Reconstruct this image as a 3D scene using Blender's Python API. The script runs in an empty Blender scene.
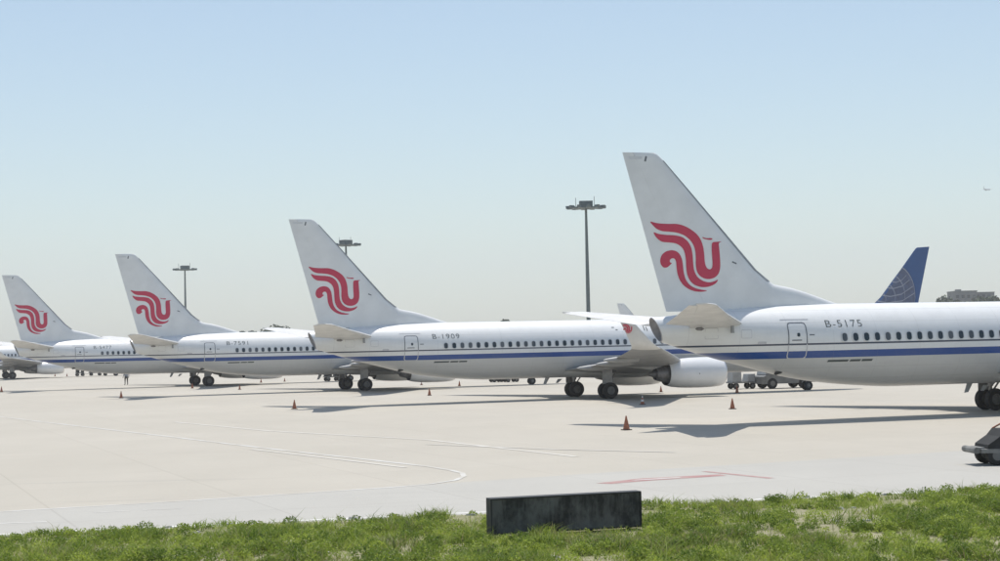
import bpy, bmesh, math, random
import numpy as np
from mathutils import Matrix, Vector

random.seed(7)
rng = np.random.default_rng(11)
R = math.radians
scene = bpy.context.scene
C = scene.collection

# ------------------------------------------------------------------ camera
CAM_H, PITCH, ROLL = 3.918, 0.0384, 0.0217
cam_d = bpy.data.cameras.new('camera')
cam_d.sensor_width = 36.0
cam_d.lens = 36.0 * 1662.4 / 1000.0
cam_d.clip_start, cam_d.clip_end = 0.5, 30000.0
cam = bpy.data.objects.new('camera', cam_d)
C.objects.link(cam)
rt, fw, up = Vector((1, 0, 0)), Vector((0, math.cos(PITCH), math.sin(PITCH))), Vector((0, -math.sin(PITCH), math.cos(PITCH)))
rc = rt * math.cos(ROLL) - up * math.sin(ROLL)
uc = rt * math.sin(ROLL) + up * math.cos(ROLL)
m4 = Matrix((rc, uc, -fw)).transposed().to_4x4()
m4.translation = (0, 0, CAM_H)
cam.matrix_world = m4
scene.camera = cam

# ------------------------------------------------------------------ sky and sun
SUN_EL = 72.0
world = bpy.data.worlds.new('World')
scene.world = world
world.use_nodes = True
wn, wl = world.node_tree.nodes, world.node_tree.links
wn.clear()
sky = wn.new('ShaderNodeTexSky')
sky.sky_type = 'NISHITA'
sky.sun_disc = False
sky.sun_elevation = R(SUN_EL)
sky.sun_rotation = 0.0
sky.altitude = 30
sky.air_density = 1.0
sky.dust_density = 0.9
sky.ozone_density = 0.4
bg = wn.new('ShaderNodeBackground')
bg.inputs['Strength'].default_value = 0.124
wo = wn.new('ShaderNodeOutputWorld')
tint = wn.new('ShaderNodeMix'); tint.data_type = 'RGBA'; tint.blend_type = 'MULTIPLY'
tint.inputs[0].default_value = 1.0
tint.inputs[7].default_value = (.93, .96, .93, 1)
wl.new(sky.outputs[0], tint.inputs[6])
wl.new(tint.outputs[2], bg.inputs[0])
wl.new(bg.outputs[0], wo.inputs[0])

sun_d = bpy.data.lights.new('sun', 'SUN')
sun_d.energy = 3.9
sun_d.angle = R(0.55)
sun_d.color = (1.0, 0.955, 0.89)
sun = bpy.data.objects.new('sun', sun_d)
C.objects.link(sun)
sun.rotation_euler = (-R(90 - SUN_EL), 0, 0)
sun.location = (0, 100, 200)

vs = scene.view_settings
vs.view_transform = 'Standard'
vs.look = 'None'
vs.exposure = 0.19
vs.gamma = 1.0
vs.use_curve_mapping = False
scene.cycles.max_bounces = 8
scene.cycles.diffuse_bounces = 3
scene.cycles.glossy_bounces = 3
scene.cycles.transparent_max_bounces = 6
scene.cycles.volume_bounces = 4
scene.cycles.use_denoising = True

# ------------------------------------------------------------------ materials
class NT:
    def __init__(s, name):
        s.m = bpy.data.materials.new(name)
        s.m.use_nodes = True
        s.t = s.m.node_tree
        s.b = s.t.nodes['Principled BSDF']
    def n(s, typ, **kw):
        nd = s.t.nodes.new(typ)
        for k, v in kw.items():
            if k in nd.inputs: nd.inputs[k].default_value = v
            else: setattr(nd, k, v)
        return nd
    def l(s, a, b): s.t.links.new(a, b)
    def math(s, op, a, b=None, clamp=False):
        nd = s.t.nodes.new('ShaderNodeMath'); nd.operation = op; nd.use_clamp = clamp
        for i, v in enumerate((a, b)):
            if v is None: continue
            if isinstance(v, (int, float)): nd.inputs[i].default_value = v
            else: s.l(v, nd.inputs[i])
        return nd.outputs[0]
    def mix(s, fac, a, b, typ='MIX'):
        nd = s.t.nodes.new('ShaderNodeMix'); nd.data_type = 'RGBA'; nd.blend_type = typ
        for sock, v in ((nd.inputs[0], fac), (nd.inputs[6], a), (nd.inputs[7], b)):
            if isinstance(v, (int, float)): sock.default_value = v
            elif isinstance(v, tuple): sock.default_value = (*v, 1) if len(v) == 3 else v
            else: s.l(v, sock)
        return nd.outputs[2]
    def noise(s, coord, scale, detail=4, rough=.55, dist=0):
        nd = s.n('ShaderNodeTexNoise'); nd.inputs['Scale'].default_value = scale
        nd.inputs['Detail'].default_value = detail; nd.inputs['Roughness'].default_value = rough
        nd.inputs['Distortion'].default_value = dist
        s.l(coord, nd.inputs['Vector']); return nd.outputs['Fac']
    def mapping(s, coord, scale=(1, 1, 1), rot=(0, 0, 0), loc=(0, 0, 0)):
        nd = s.n('ShaderNodeMapping'); nd.inputs['Scale'].default_value = scale
        nd.inputs['Rotation'].default_value = rot; nd.inputs['Location'].default_value = loc
        s.l(coord, nd.inputs['Vector']); return nd.outputs[0]
    def ramp(s, fac, lo, hi):
        nd = s.n('ShaderNodeMapRange'); nd.inputs['From Min'].default_value = lo; nd.inputs['From Max'].default_value = hi
        nd.clamp = True; s.l(fac, nd.inputs['Value']); return nd.outputs[0]

def simple(name, col, rough=.5, metal=0.0, var=.12, scale=3.0):
    k = NT(name)
    tc = k.n('ShaderNodeTexCoord').outputs['Object']
    f = k.ramp(k.noise(tc, scale, 5), .3, .7)
    c = k.mix(f, tuple(v * (1 - var) for v in col), tuple(min(1, v * (1 + var * .6)) for v in col))
    k.l(c, k.b.inputs['Base Color'])
    k.b.inputs['Roughness'].default_value = rough
    k.b.inputs['Metallic'].default_value = metal
    return k.m

def paint_mat(name, livery=True):
    """aircraft skin: white above, thin dark line and broad blue band, light grey belly, faint soiling and panel joints"""
    k = NT(name)
    tc = k.n('ShaderNodeTexCoord').outputs['Object']
    sep = k.n('ShaderNodeSeparateXYZ'); k.l(tc, sep.inputs[0])
    z, x = sep.outputs['Z'], sep.outputs['X']
    white = (.80, .805, .80); grey = (.55, .555, .55); blue = (.002, .058, .27); dark = (.022, .036, .075)
    streak = k.ramp(k.noise(k.mapping(tc, (.25, 1.2, 2.2)), 1.6, 6, .6), .35, .75)
    grime = k.ramp(k.noise(k.mapping(tc, (.9, .9, .35)), 2.1, 7, .65), .45, .85)
    if livery:
        below = k.math('LESS_THAN', z, 2.98)
        base = k.mix(below, white, grey)
        band = k.math('MULTIPLY', k.math('GREATER_THAN', z, 2.98), k.math('LESS_THAN', z, 3.31))
        thin = k.math('MULTIPLY', k.math('GREATER_THAN', z, 3.585), k.math('LESS_THAN', z, 3.665))
        base = k.mix(band, base, blue)
        base = k.mix(thin, base, dark)
    else:
        base = k.mix(0.0, white, white)
    # panel joints: every 2.3 m along the body
    fr = k.math('FRACT', k.math('MULTIPLY', k.math('ADD', x, 200.0), 1 / 2.32))
    joint = k.math('LESS_THAN', fr, .008)
    c = k.mix(k.math('MULTIPLY', streak, .10), base, (.34, .32, .29))
    c = k.mix(k.math('MULTIPLY', grime, .10), c, (.25, .24, .22))
    c = k.mix(k.math('MULTIPLY', joint, .20), c, (.2, .2, .2))
    for zz in (4.62, 2.52, 1.98, 5.2):
        lap = k.math('LESS_THAN', k.math('ABSOLUTE', k.math('SUBTRACT', z, zz)), .012)
        c = k.mix(k.math('MULTIPLY', lap, .18), c, (.2, .2, .2))
    k.l(c, k.b.inputs['Base Color'])
    rg = k.math('ADD', k.math('MULTIPLY', streak, .2), .32)
    k.l(rg, k.b.inputs['Roughness'])
    k.b.inputs['Coat Weight'].default_value = .15
    k.b.inputs['Coat Roughness'].default_value = .15
    return k.m

M = {}
M['livery'] = paint_mat('aircraft_livery')
M['fin_white'] = simple('fin_white', (.78, .785, .78), .38, var=.07, scale=.9)
M['wing_grey'] = simple('wing_grey', (.36, .36, .355), .45, var=.14, scale=.8)
M['stab_grey'] = simple('stabilizer_grey', (.65, .645, .625), .45, var=.12, scale=1.2)
M['cowl'] = simple('nacelle_white', (.74, .745, .75), .28, var=.06, scale=1.0)
M['metal'] = simple('bare_metal', (.62, .62, .62), .28, metal=.9, var=.1)
M['steel'] = simple('dull_steel', (.30, .30, .30), .45, metal=.6, var=.25)
M['dark'] = simple('dark_cavity', (.028, .028, .03), .6, var=.3)
M['exhaust'] = simple('exhaust_steel', (.22, .215, .22), .5, metal=.5, var=.35, scale=4)
M['outlet'] = simple('outlet_steel', (.34, .33, .34), .6, var=.3, scale=3)
M['tyre'] = simple('tyre_rubber', (.022, .022, .022), .8, var=.3)
M['rim'] = simple('wheel_hub', (.15, .15, .148), .5, metal=.3, var=.2)
M['red'] = simple('emblem_red', (.55, .045, .095), .45, var=.06)
M['letter'] = simple('letter_ink', (.060, .075, .075), .5, var=.15)
M['outline'] = simple('door_outline', (.16, .17, .19), .5, var=.15)
M['outline_pale'] = simple('door_outline_pale', (.55, .55, .57), .5, var=.1)
M['surround'] = simple('window_surround', (.66, .67, .68), .4, var=.05)
M['tail_blue'] = simple('tail_blue', (.005, .065, .22), .4, var=.08)
M['globe_grey'] = simple('globe_grey', (.075, .10, .18), .5, var=.3, scale=2)
M['globe_line'] = simple('globe_line', (.27, .29, .36), .5, var=.1)
def glass_mat():
    k = NT('window_glass')
    oi = k.n('ShaderNodeObjectInfo').outputs['Random']
    c = k.mix(k.math('POWER', oi, 3.0), (.010, .024, .036), (.13, .14, .155))
    k.l(c, k.b.inputs['Base Color']); k.b.inputs['Roughness'].default_value = .12
    return k.m
M['glass'] = glass_mat()

# ------------------------------------------------------------------ mesh helpers
def mk(name, verts, faces, mats, parent=None, smooth=True, midx=None, angle=None):
    me = bpy.data.meshes.new(name)
    me.from_pydata([tuple(map(float, v)) for v in verts], [], [tuple(map(int, f)) for f in faces])
    me.validate()
    for m in (mats if isinstance(mats, (list, tuple)) else [mats]): me.materials.append(m)
    bm = bmesh.new(); bm.from_mesh(me)
    if midx is not None:
        for f, i in zip(bm.faces, midx): f.material_index = i
    bmesh.ops.recalc_face_normals(bm, faces=bm.faces)
    for f in bm.faces: f.smooth = smooth
    if smooth and angle:
        for e in bm.edges:
            if len(e.link_faces) == 2 and e.calc_face_angle(0) > angle: e.smooth = False
    bm.to_mesh(me); bm.free()
    o = bpy.data.objects.new(name, me)
    C.objects.link(o)
    if parent is not None: o.parent = parent
    return o

class MB:
    def __init__(s): s.v, s.f, s.mi = [], [], []
    def add(s, v, f, mi=0):
        b = len(s.v); s.v += [tuple(p) for p in v]; s.f += [tuple(i + b for i in q) for q in f]; s.mi += [mi] * len(f)
    def box(s, c, d, mi=0, rz=0.0, taper=1.0, shear=(0, 0)):
        cx, cy, cz = c; dx, dy, dz = (q / 2 for q in d); P = []
        for k in (-1, 1):
            t = taper if k > 0 else 1
            for i, j in ((-1, -1), (1, -1), (1, 1), (-1, 1)):
                x, y = i * dx * t + (shear[0] if k > 0 else 0), j * dy * t + (shear[1] if k > 0 else 0)
                P.append((cx + x * math.cos(rz) - y * math.sin(rz), cy + x * math.sin(rz) + y * math.cos(rz), cz + k * dz))
        s.add(P, [(3, 2, 1, 0), (4, 5, 6, 7), (0, 1, 5, 4), (1, 2, 6, 5), (2, 3, 7, 6), (3, 0, 4, 7)], mi)
    def tube(s, a, b, r0, r1=None, n=10, mi=0, cap=True):
        a, b = Vector(a), Vector(b); r1 = r0 if r1 is None else r1
        d = (b - a).normalized(); u = d.orthogonal().normalized(); w = d.cross(u)
        P = []
        for p, r in ((a, r0), (b, r1)):
            for i in range(n):
                t = 2 * math.pi * i / n; P.append(tuple(p + (u * math.cos(t) + w * math.sin(t)) * r))
        F = [(i, (i + 1) % n, n + (i + 1) % n, n + i) for i in range(n)]
        if cap: F += [tuple(range(n - 1, -1, -1)), tuple(range(n, 2 * n))]
        s.add(P, F, mi)
    def lathe(s, axis_p, axis_d, prof, n=20, mi=0, mis=None):
        """prof: list of (along, radius)"""
        d = Vector(axis_d).normalized(); u = d.orthogonal().normalized(); w = d.cross(u); p0 = Vector(axis_p)
        P = []
        for (t, r) in prof:
            for i in range(n):
                a = 2 * math.pi * i / n; P.append(tuple(p0 + d * t + (u * math.cos(a) + w * math.sin(a)) * max(r, 1e-4)))
        b = len(s.v); s.v += P
        for k in range(len(prof) - 1):
            for i in range(n):
                s.f.append((b + k * n + i, b + k * n + (i + 1) % n, b + (k + 1) * n + (i + 1) % n, b + (k + 1) * n + i))
                s.mi.append(mis[k] if mis else mi)
    def prism(s, poly, a, b, fn, mi=0):
        """poly (u,v) extruded from a to b; fn(u,v,t)->xyz"""
        n = len(poly); P = [fn(u, v, a) for u, v in poly] + [fn(u, v, b) for u, v in poly]
        s.add(P, [tuple(range(n - 1, -1, -1)), tuple(range(n, 2 * n))] + [(i, (i + 1) % n, n + (i + 1) % n, n + i) for i in range(n)], mi)
    def build(s, name, mats, parent=None, smooth=True, angle=.6): return mk(name, s.v, s.f, mats, parent, smooth, s.mi, angle)

def loft(rings, caps=(True, True)):
    n = len(rings[0]); V = [p for r in rings for p in r]; F = []
    for k in range(len(rings) - 1):
        for i in range(n):
            F.append((k * n + i, k * n + (i + 1) % n, (k + 1) * n + (i + 1) % n, (k + 1) * n + i))
    if caps[0]: F.append(tuple(range(n - 1, -1, -1)))
    if caps[1]: F.append(tuple(range((len(rings) - 1) * n, len(rings) * n)))
    return V, F

def tag(o, label=None, cat=None, group=None, kind=None):
    if label: o['label'] = label
    if cat: o['category'] = cat
    if group: o['group'] = group
    if kind: o['kind'] = kind
    return o
def empty(name, loc=(0, 0, 0), rz=0.0):
    o = bpy.data.objects.new(name, None); C.objects.link(o)
    o.location = loc; o.rotation_euler = (0, 0, rz); o.empty_display_size = .5
    return o
def copy_tree(o, parent=None, skip=()):
    c = o.copy(); C.objects.link(c); c.parent = parent
    for ch in list(o.children):
        if ch.name.split('.')[0] in skip: continue
        copy_tree(ch, c, skip)
    return c
def hermite(xs, ys, q):
    xs, ys = np.array(xs, float), np.array(ys, float)
    d = np.diff(ys) / np.diff(xs); m = np.zeros(len(xs)); m[0], m[-1] = d[0], d[-1]
    for i in range(1, len(xs) - 1):
        if d[i - 1] * d[i] > 0: m[i] = 2 * d[i - 1] * d[i] / (d[i - 1] + d[i])
    i = np.clip(np.searchsorted(xs, q) - 1, 0, len(xs) - 2)
    h = xs[i + 1] - xs[i]; t = np.clip((q - xs[i]) / h, 0, 1)
    return (2*t**3-3*t**2+1)*ys[i] + (t**3-2*t**2+t)*h*m[i] + (-2*t**3+3*t**2)*ys[i+1] + (t**3-t**2)*h*m[i+1]

# ================================================================== SETTING: ground
def sheet(name, pts, z, mat, kind='structure'):
    o = mk(name, [(x, y, z) for x, y in pts], [tuple(range(len(pts)))], mat, smooth=False)
    return tag(o, kind=kind)

def concrete(name, a, b, joint=True, ang=.38):
    k = NT(name)
    tc = k.n('ShaderNodeTexCoord').outputs['Object']
    big = k.ramp(k.noise(tc, .035, 4, .5), .35, .65)
    mid = k.ramp(k.noise(k.mapping(tc, (1, .5, 1), (0, 0, ang)), .35, 6, .6), .3, .75)
    fine = k.ramp(k.noise(tc, 7.0, 5, .6), .3, .7)
    c = k.mix(big, a, b)
    c = k.mix(k.math('MULTIPLY', mid, .30), c, tuple(v * .78 for v in a))
    spots = k.ramp(k.noise(k.mapping(tc, (1, .6, 1)), .9, 6, .7), .66, .80)
    c = k.mix(k.math('MULTIPLY', spots, .25), c, (.22, .21, .20))
    c = k.mix(k.math('MULTIPLY', fine, .10), c, tuple(v * .75 for v in a))
    # oil and tyre smears along the taxi direction
    sm = k.ramp(k.noise(k.mapping(tc, (.06, .9, 1), (0, 0, ang + .0)), 1.0, 5, .65, .3), .60, .85)
    c = k.mix(k.math('MULTIPLY', sm, .34), c, (.22, .215, .205))
    if joint:
        rot = k.mapping(tc, (1, 1, 1), (0, 0, -ang))
        br = k.n('ShaderNodeTexBrick'); k.l(rot, br.inputs['Vector'])
        br.offset = 0.0; br.inputs['Scale'].default_value = 1.0
        br.inputs['Brick Width'].default_value = 5.0; br.inputs['Row Height'].default_value = 5.0
        br.inputs['Mortar Size'].default_value = .035; br.inputs['Mortar Smooth'].default_value = .3
        br.inputs['Color1'].default_value = (1, 1, 1, 1); br.inputs['Color2'].default_value = (.965, .965, .96, 1)
        br.inputs['Mortar'].default_value = (.86, .85, .84, 1)
        c = k.mix(.8, c, br.outputs['Color'], 'MULTIPLY')
    k.l(c, k.b.inputs['Base Color'])
    k.b.inputs['Roughness'].default_value = .85
    bump = k.n('ShaderNodeBump'); bump.inputs['Strength'].default_value = .15; bump.inputs['Distance'].default_value = .02
    k.l(fine, bump.inputs['Height']); k.l(bump.outputs[0], k.b.inputs['Normal'])
    return k.m
M['apron'] = concrete('apron_concrete', (.435, .402, .340), (.47, .436, .372))
M['lane'] = concrete('lane_concrete', (.415, .40, .362), (.445, .43, .39))
M['field'] = simple('airfield_grass', (.13, .14, .07), .95, var=.35, scale=.02)

sheet('ground', [(-4000, -300), (4000, -300), (4000, 6000), (-4000, 6000)], -.012, M['field'])
sheet('apron', [(-420, 5), (420, 5), (420, 560), (-420, 560)], -.004, M['apron'])

# service lane that runs between the stand line and the verge
def gy(x): return 38.85 + .2443 * x          # far edge of the grass verge
lane_pts = []
L2 = [(-12.67, 41.91), (-9.21, 43.37), (-4.26, 46.0), (-3.06, 46.66), (-1.0, 48.0), (3, 50.2), (12, 54.6), (40, 68)]
lane = [(-60, 27.5), (60, 55.5), (60, 78)] + L2[::-1] + [(-60, 22 + 5)]
sheet('service_lane', [(-60, 24), (60, 53.5), (60, 78)] + L2[::-1] + [(-60, 24.5)], .0, M['lane'])

def worn_paint(name, col, under, wear):
    k = NT(name)
    tc = k.n('ShaderNodeTexCoord').outputs['Object']
    f = k.ramp(k.noise(k.mapping(tc, (.5, .5, 1)), 1.3, 6, .7), wear - .12, wear + .12)
    k.l(k.mix(f, under, col), k.b.inputs['Base Color']); k.b.inputs['Roughness'].default_value = .8
    return k.m
M['white_line'] = worn_paint('white_marking', (.58, .575, .55), (.46, .435, .38), .50)
M['faint_line'] = worn_paint('faint_marking', (.60, .58, .53), (.52, .49, .43), .5)
M['red_line'] = worn_paint('red_marking', (.34, .17, .16), (.42, .33, .30), .47)
M['slab_edge'] = worn_paint('pale_edging', (.70, .69, .66), (.36, .34, .30), .47)

def ribbon(name, pts, w, mat, label, cat='marking', z=.004, group=None):
    P = [Vector((x, y)) for x, y in pts]; V = []
    for i, p in enumerate(P):
        t = (P[min(i + 1, len(P) - 1)] - P[max(i - 1, 0)]).normalized(); nrm = Vector((-t.y, t.x)) * w / 2
        V += [(p.x + nrm.x, p.y + nrm.y, z), (p.x - nrm.x, p.y - nrm.y, z)]
    F = [(2 * i, 2 * i + 1, 2 * i + 3, 2 * i + 2) for i in range(len(P) - 1)]
    o = mk(name, V, F, mat, smooth=False)
    return tag(o, kind='structure')
ribbon('stand_line_marking', [(-60, 157), (-32.21, 106.72), (-27.06, 97.4), (-15.74, 77.54), (-9.76, 66.82), (-2.58, 54.55)], .22, M['white_line'], '')
arc = [(-2.58, 54.55), (-1.7, 52.56), (-1.29, 51.23), (-1.21, 50.04), (-1.41, 48.62), (-2.11, 47.41), (-3.06, 46.66), (-4.26, 46.0)]
ribbon('turning_line_marking', arc, .17, M['white_line'], '', z=.0045)
ribbon('lane_edge_marking', [(-4.26, 46.0), (-9.21, 43.37), (-12.67, 41.91), (-30, 34.6)], .16, M['white_line'], '', z=.004)
ribbon('faint_stand_marking', [(-18.24, 92.67), (-11.21, 80.13), (-3.06, 69.52), (2.5, 57.5)], .24, M['faint_line'], '', z=.0055)
ribbon('second_stand_marking', [(-9.9, 65.7), (-6.5, 59.9), (-3.2, 54.1)], .18, M['faint_line'], '', z=.007)
ribbon('cross_stand_marking', [(-3.06, 66.5), (2, 61.5), (6, 58.6)], .2, M['faint_line'], '', z=.0085)
ribbon('lane_dash_marking', [(-10.12, 41.12), (-9.30, 41.40)], .14, M['white_line'], '')
ribbon('lane_dash_marking', [(-11.9, 38.95), (-10.73, 39.12)], .16, M['white_line'], '')
ribbon('lane_dash_marking', [(-9.0, 41.45), (-8.1, 41.7)], .09, M['white_line'], '')
sheet('red_stand_marking', [(2.55, 46.45), (3.9, 47.75), (6.28, 48.6), (6.40, 48.05), (4.07, 46.95), (2.95, 46.15)], .004, M['red_line'])
sheet('red_stop_marking', [(5.88, 49.75), (6.05, 49.85), (7.60, 46.95), (7.40, 46.75)], .0045, M['red_line'])
sheet('white_stand_lettering', [(3.55, 47.05), (3.75, 47.30), (5.0, 47.85), (5.05, 47.60)], .008, M['white_line'])

# ================================================================== AIRLINER
S = 1.1478                      # metres of body length for each measured station metre
def lx(X): return (19.6 - X) * S
FS = [  # station, crown height, keel height, half width
 (0.0, 3.02, 2.92, .05), (.15, 3.28, 2.62, .36), (.6, 3.66, 2.28, .78), (1.2, 4.05, 2.04, 1.10), (2.0, 4.58, 1.84, 1.38), (2.7, 5.0, 1.73, 1.54),
 (3.6, 5.29, 1.62, 1.69), (5.0, 5.48, 1.52, 1.83), (6.6, 5.51, 1.50, 1.88), (16, 5.51, 1.50, 1.88), (26.3, 5.51, 1.50, 1.88), (28.4, 5.51, 1.63, 1.865), (30.1, 5.495, 1.83, 1.81),
 (31.5, 5.465, 2.10, 1.71), (33.46, 5.38, 2.66, 1.46), (35.0, 5.25, 3.13, 1.12), (36.2, 5.12, 3.53, .76), (37.1, 4.99, 3.86, .44), (37.56, 4.92, 4.0, .34)]
FX = [s[0] for s in FS]
def sect(X): return tuple(float(hermite(FX, [s[k] for s in FS], np.array([X]))[0]) for k in (1, 2, 3))
def side_y(X, z):
    zt, zb, hw = sect(X); zc = zb + (zt - zb) * .531
    a = (zt - zc) if z > zc else (zc - zb)
    return hw * math.sqrt(max(0, 1 - ((z - zc) / a) ** 2))

def ring(X, n=56, shear=0.0, inset=1.0):
    zt, zb, hw = sect(X); zc = zb + (zt - zb) * .531; P = []
    for i in range(n):
        t = 2 * math.pi * i / n; c, s_ = math.cos(t), math.sin(t)
        zz = zc + ((zt - zc) if s_ > 0 else (zc - zb)) * s_ * inset
        P.append((lx(X + shear * (zz - zb) / (zt - zb)), hw * c * inset, zz))
    return P

def naca(c, t): return 5 * t * (.2969 * math.sqrt(c) - .126 * c - .3516 * c * c + .2843 * c ** 3 - .1036 * c ** 4)
FIN_TE = lambda z: 38.59 + (z - 12.54) * (38.59 - 36.78) / (12.54 - 5.0)
def FIN_LE(z): return float(np.interp(z, [4.6, 6.41, 7.14, 10.61, 12.2, 12.45, 12.54], [30.46, 31.91, 32.73, 35.51, 36.80, 37.02, 37.18]))
def fin_t(z): return .105 - .02 * (z - 5) / 7.5
def fin_y(X, z):
    a, b = FIN_LE(z), FIN_TE(z); c = min(max((X - a) / (b - a), 0.0), 1.0)
    return naca(c, fin_t(z)) * (b - a) * S
def airfoil_ring(le, te, z, t, c0, c1, n=11):
    cs = [c0 + (c1 - c0) * (.5 - .5 * math.cos(math.pi * i / n)) if c0 == 0 else c0 + (c1 - c0) * i / n for i in range(n + 1)]
    ch = (te - le) * S
    up_ = [(lx(le + (te - le) * c), naca(c, t) * ch + .006, z) for c in cs]
    lo_ = [(x, -y, zz) for x, y, zz in up_[::-1]]
    return up_ + lo_
def surf_ring(y, z0, le, te, t, c0, c1, sgn, n=9, twist=0.0, cant=(0, 1)):
    """horizontal aerofoil ring at span y; cant = unit thickness direction (dy,dz)"""
    cs = [c0 + (c1 - c0) * (.5 - .5 * math.cos(math.pi * i / n)) if c0 == 0 else c0 + (c1 - c0) * i / n for i in range(n + 1)]
    ch = (te - le) * S; P = []
    for s_, seq in ((1, cs), (-1, cs[::-1])):
        for c in seq:
            h = (naca(c, t) * ch * (1.15 if s_ > 0 else .85) + .005) * s_
            P.append((lx(le + (te - le) * c), sgn * (y + h * cant[0]), z0 + h * cant[1] - twist * (c - .5) * ch))
    return P

EA = [[37.9702668, -.0079577856, .0002137], [10.14295258, -8.4721e-06, -.00819661116]]
EMBLEM = [
 [(60,90),(100,103),(160,107),(210,106),(250,117),(290,140),(320,165),(340,195),(352,230),(358,270),(360,310),(365,340),(375,358),(390,364),(402,355),(405,330),(402,290),(400,240),(402,215),(410,208),(430,207),(462,204),(440,213),(443,240),(447,300),(448,350),(440,385),(420,408),(390,418),(360,415),(335,400),(318,375),(312,340),(312,300),(310,260),(300,225),(280,195),(250,170),(210,155),(170,150),(130,148),(100,135),(80,115)],
 [(345,178),(370,187),(400,185),(408,192),(395,197),(375,194),(355,190)],
 [(82,150),(110,163),(150,168),(200,170),(240,180),(270,205),(288,240),(295,280),(298,330),(303,370),(320,405),(350,428),(385,437),(415,430),(437,418),(425,440),(400,455),(370,463),(340,462),(305,450),(280,425),(265,390),(260,350),(258,300),(250,260),(235,235),(205,215),(165,210),(130,208),(105,190),(90,170)],
 [(185,325),(175,335),(160,350),(140,352),(125,335),(120,310),(128,280),(150,260),(180,253),(205,258),(225,275),(238,305),(243,340),(247,380),(258,420),(280,450),(310,468),(345,477),(380,482),(350,489),(310,487),(275,473),(245,450),(225,420),(213,385),(208,345),(206,315),(197,300),(183,298),(172,308),(172,322)],
]
def smooth_poly(p, it=2):
    for _ in range(it):
        q = []
        for i, a in enumerate(p):
            b = p[(i + 1) % len(p)]
            q += [(a[0] * .78 + b[0] * .22, a[1] * .78 + b[1] * .22), (a[0] * .22 + b[0] * .78, a[1] * .22 + b[1] * .78)]
        p = q
    return p
def surf_patch(name, polys, fn, mat, parent, cut=.35):
    """flat polygons (u,v), triangulated and refined, pushed onto a surface by fn(u,v)->xyz"""
    bm = bmesh.new()
    for p in polys:
        vs_ = [bm.verts.new((u, v, 0)) for u, v in p]
        try: bm.faces.new(vs_)
        except ValueError: pass
    bm.normal_update()
    bmesh.ops.triangulate(bm, faces=bm.faces)
    for _ in range(3):
        es = [e for e in bm.edges if e.calc_length() > cut]
        if not es: break
        bmesh.ops.subdivide_edges(bm, edges=es, cuts=1)
        bmesh.ops.triangulate(bm, faces=bm.faces)
    for v in bm.verts: v.co = fn(v.co.x, v.co.y)
    me = bpy.data.meshes.new(name); bm.to_mesh(me); bm.free()
    me.materials.append(mat)
    o = bpy.data.objects.new(name, me); C.objects.link(o); o.parent = parent
    return o
def rrect(cx, cz, w, h, r, n=4):
    P = []
    for qx, qz, a0 in ((1, 1, 0), (-1, 1, 90), (-1, -1, 180), (1, -1, 270)):
        for i in range(n + 1):
            a = R(a0 + 90 * i / n); P.append((cx + qx * (w / 2 - r) + r * math.cos(a), cz + qz * (h / 2 - r) + r * math.sin(a)))
    return P
def side_fn(off):
    return lambda x, z: (x, -(side_y(19.6 - x / S, z) + off), z)
def ring_strip(name, outer, inner, fn, mat, parent, midx=None, mats=None):
    n = len(outer); V = [fn(*p) for p in outer] + [fn(*p) for p in inner]
    F = [(i, (i + 1) % n, n + (i + 1) % n, n + i) for i in range(n)]
    return mk(name, V, F, mats or mat, parent, smooth=False, midx=midx)
def lettering(name, text, x0, x1, z0, z1, fn, mat, parent):
    cu = bpy.data.curves.new('tmp_text', 'FONT'); cu.body = text; cu.size = 1.0; cu.resolution_u = 3; cu.space_character = 1.12; cu.offset = -.012
    o = bpy.data.objects.new('tmp_text', cu); C.objects.link(o)
    dg = bpy.context.evaluated_depsgraph_get(); dg.update()
    me = bpy.data.meshes.new_from_object(o.evaluated_get(dg))
    bpy.data.objects.remove(o)
    bm = bmesh.new(); bm.from_mesh(me)
    bmesh.ops.remove_doubles(bm, verts=bm.verts, dist=1e-5)
    xs = [v.co.x for v in bm.verts]; ys = [v.co.y for v in bm.verts]
    a, b, c, d = min(xs), max(xs), min(ys), max(ys)
    for v in bm.verts:
        v.co = fn(x0 + (v.co.x - a) / (b - a) * (x1 - x0), z0 + (v.co.y - c) / (d - c) * (z1 - z0))
    bm.to_mesh(me); bm.free(); me.name = name
    me.materials.clear(); me.materials.append(mat)
    q = bpy.data.objects.new(name, me); C.objects.link(q); q.parent = parent
    return q

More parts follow.
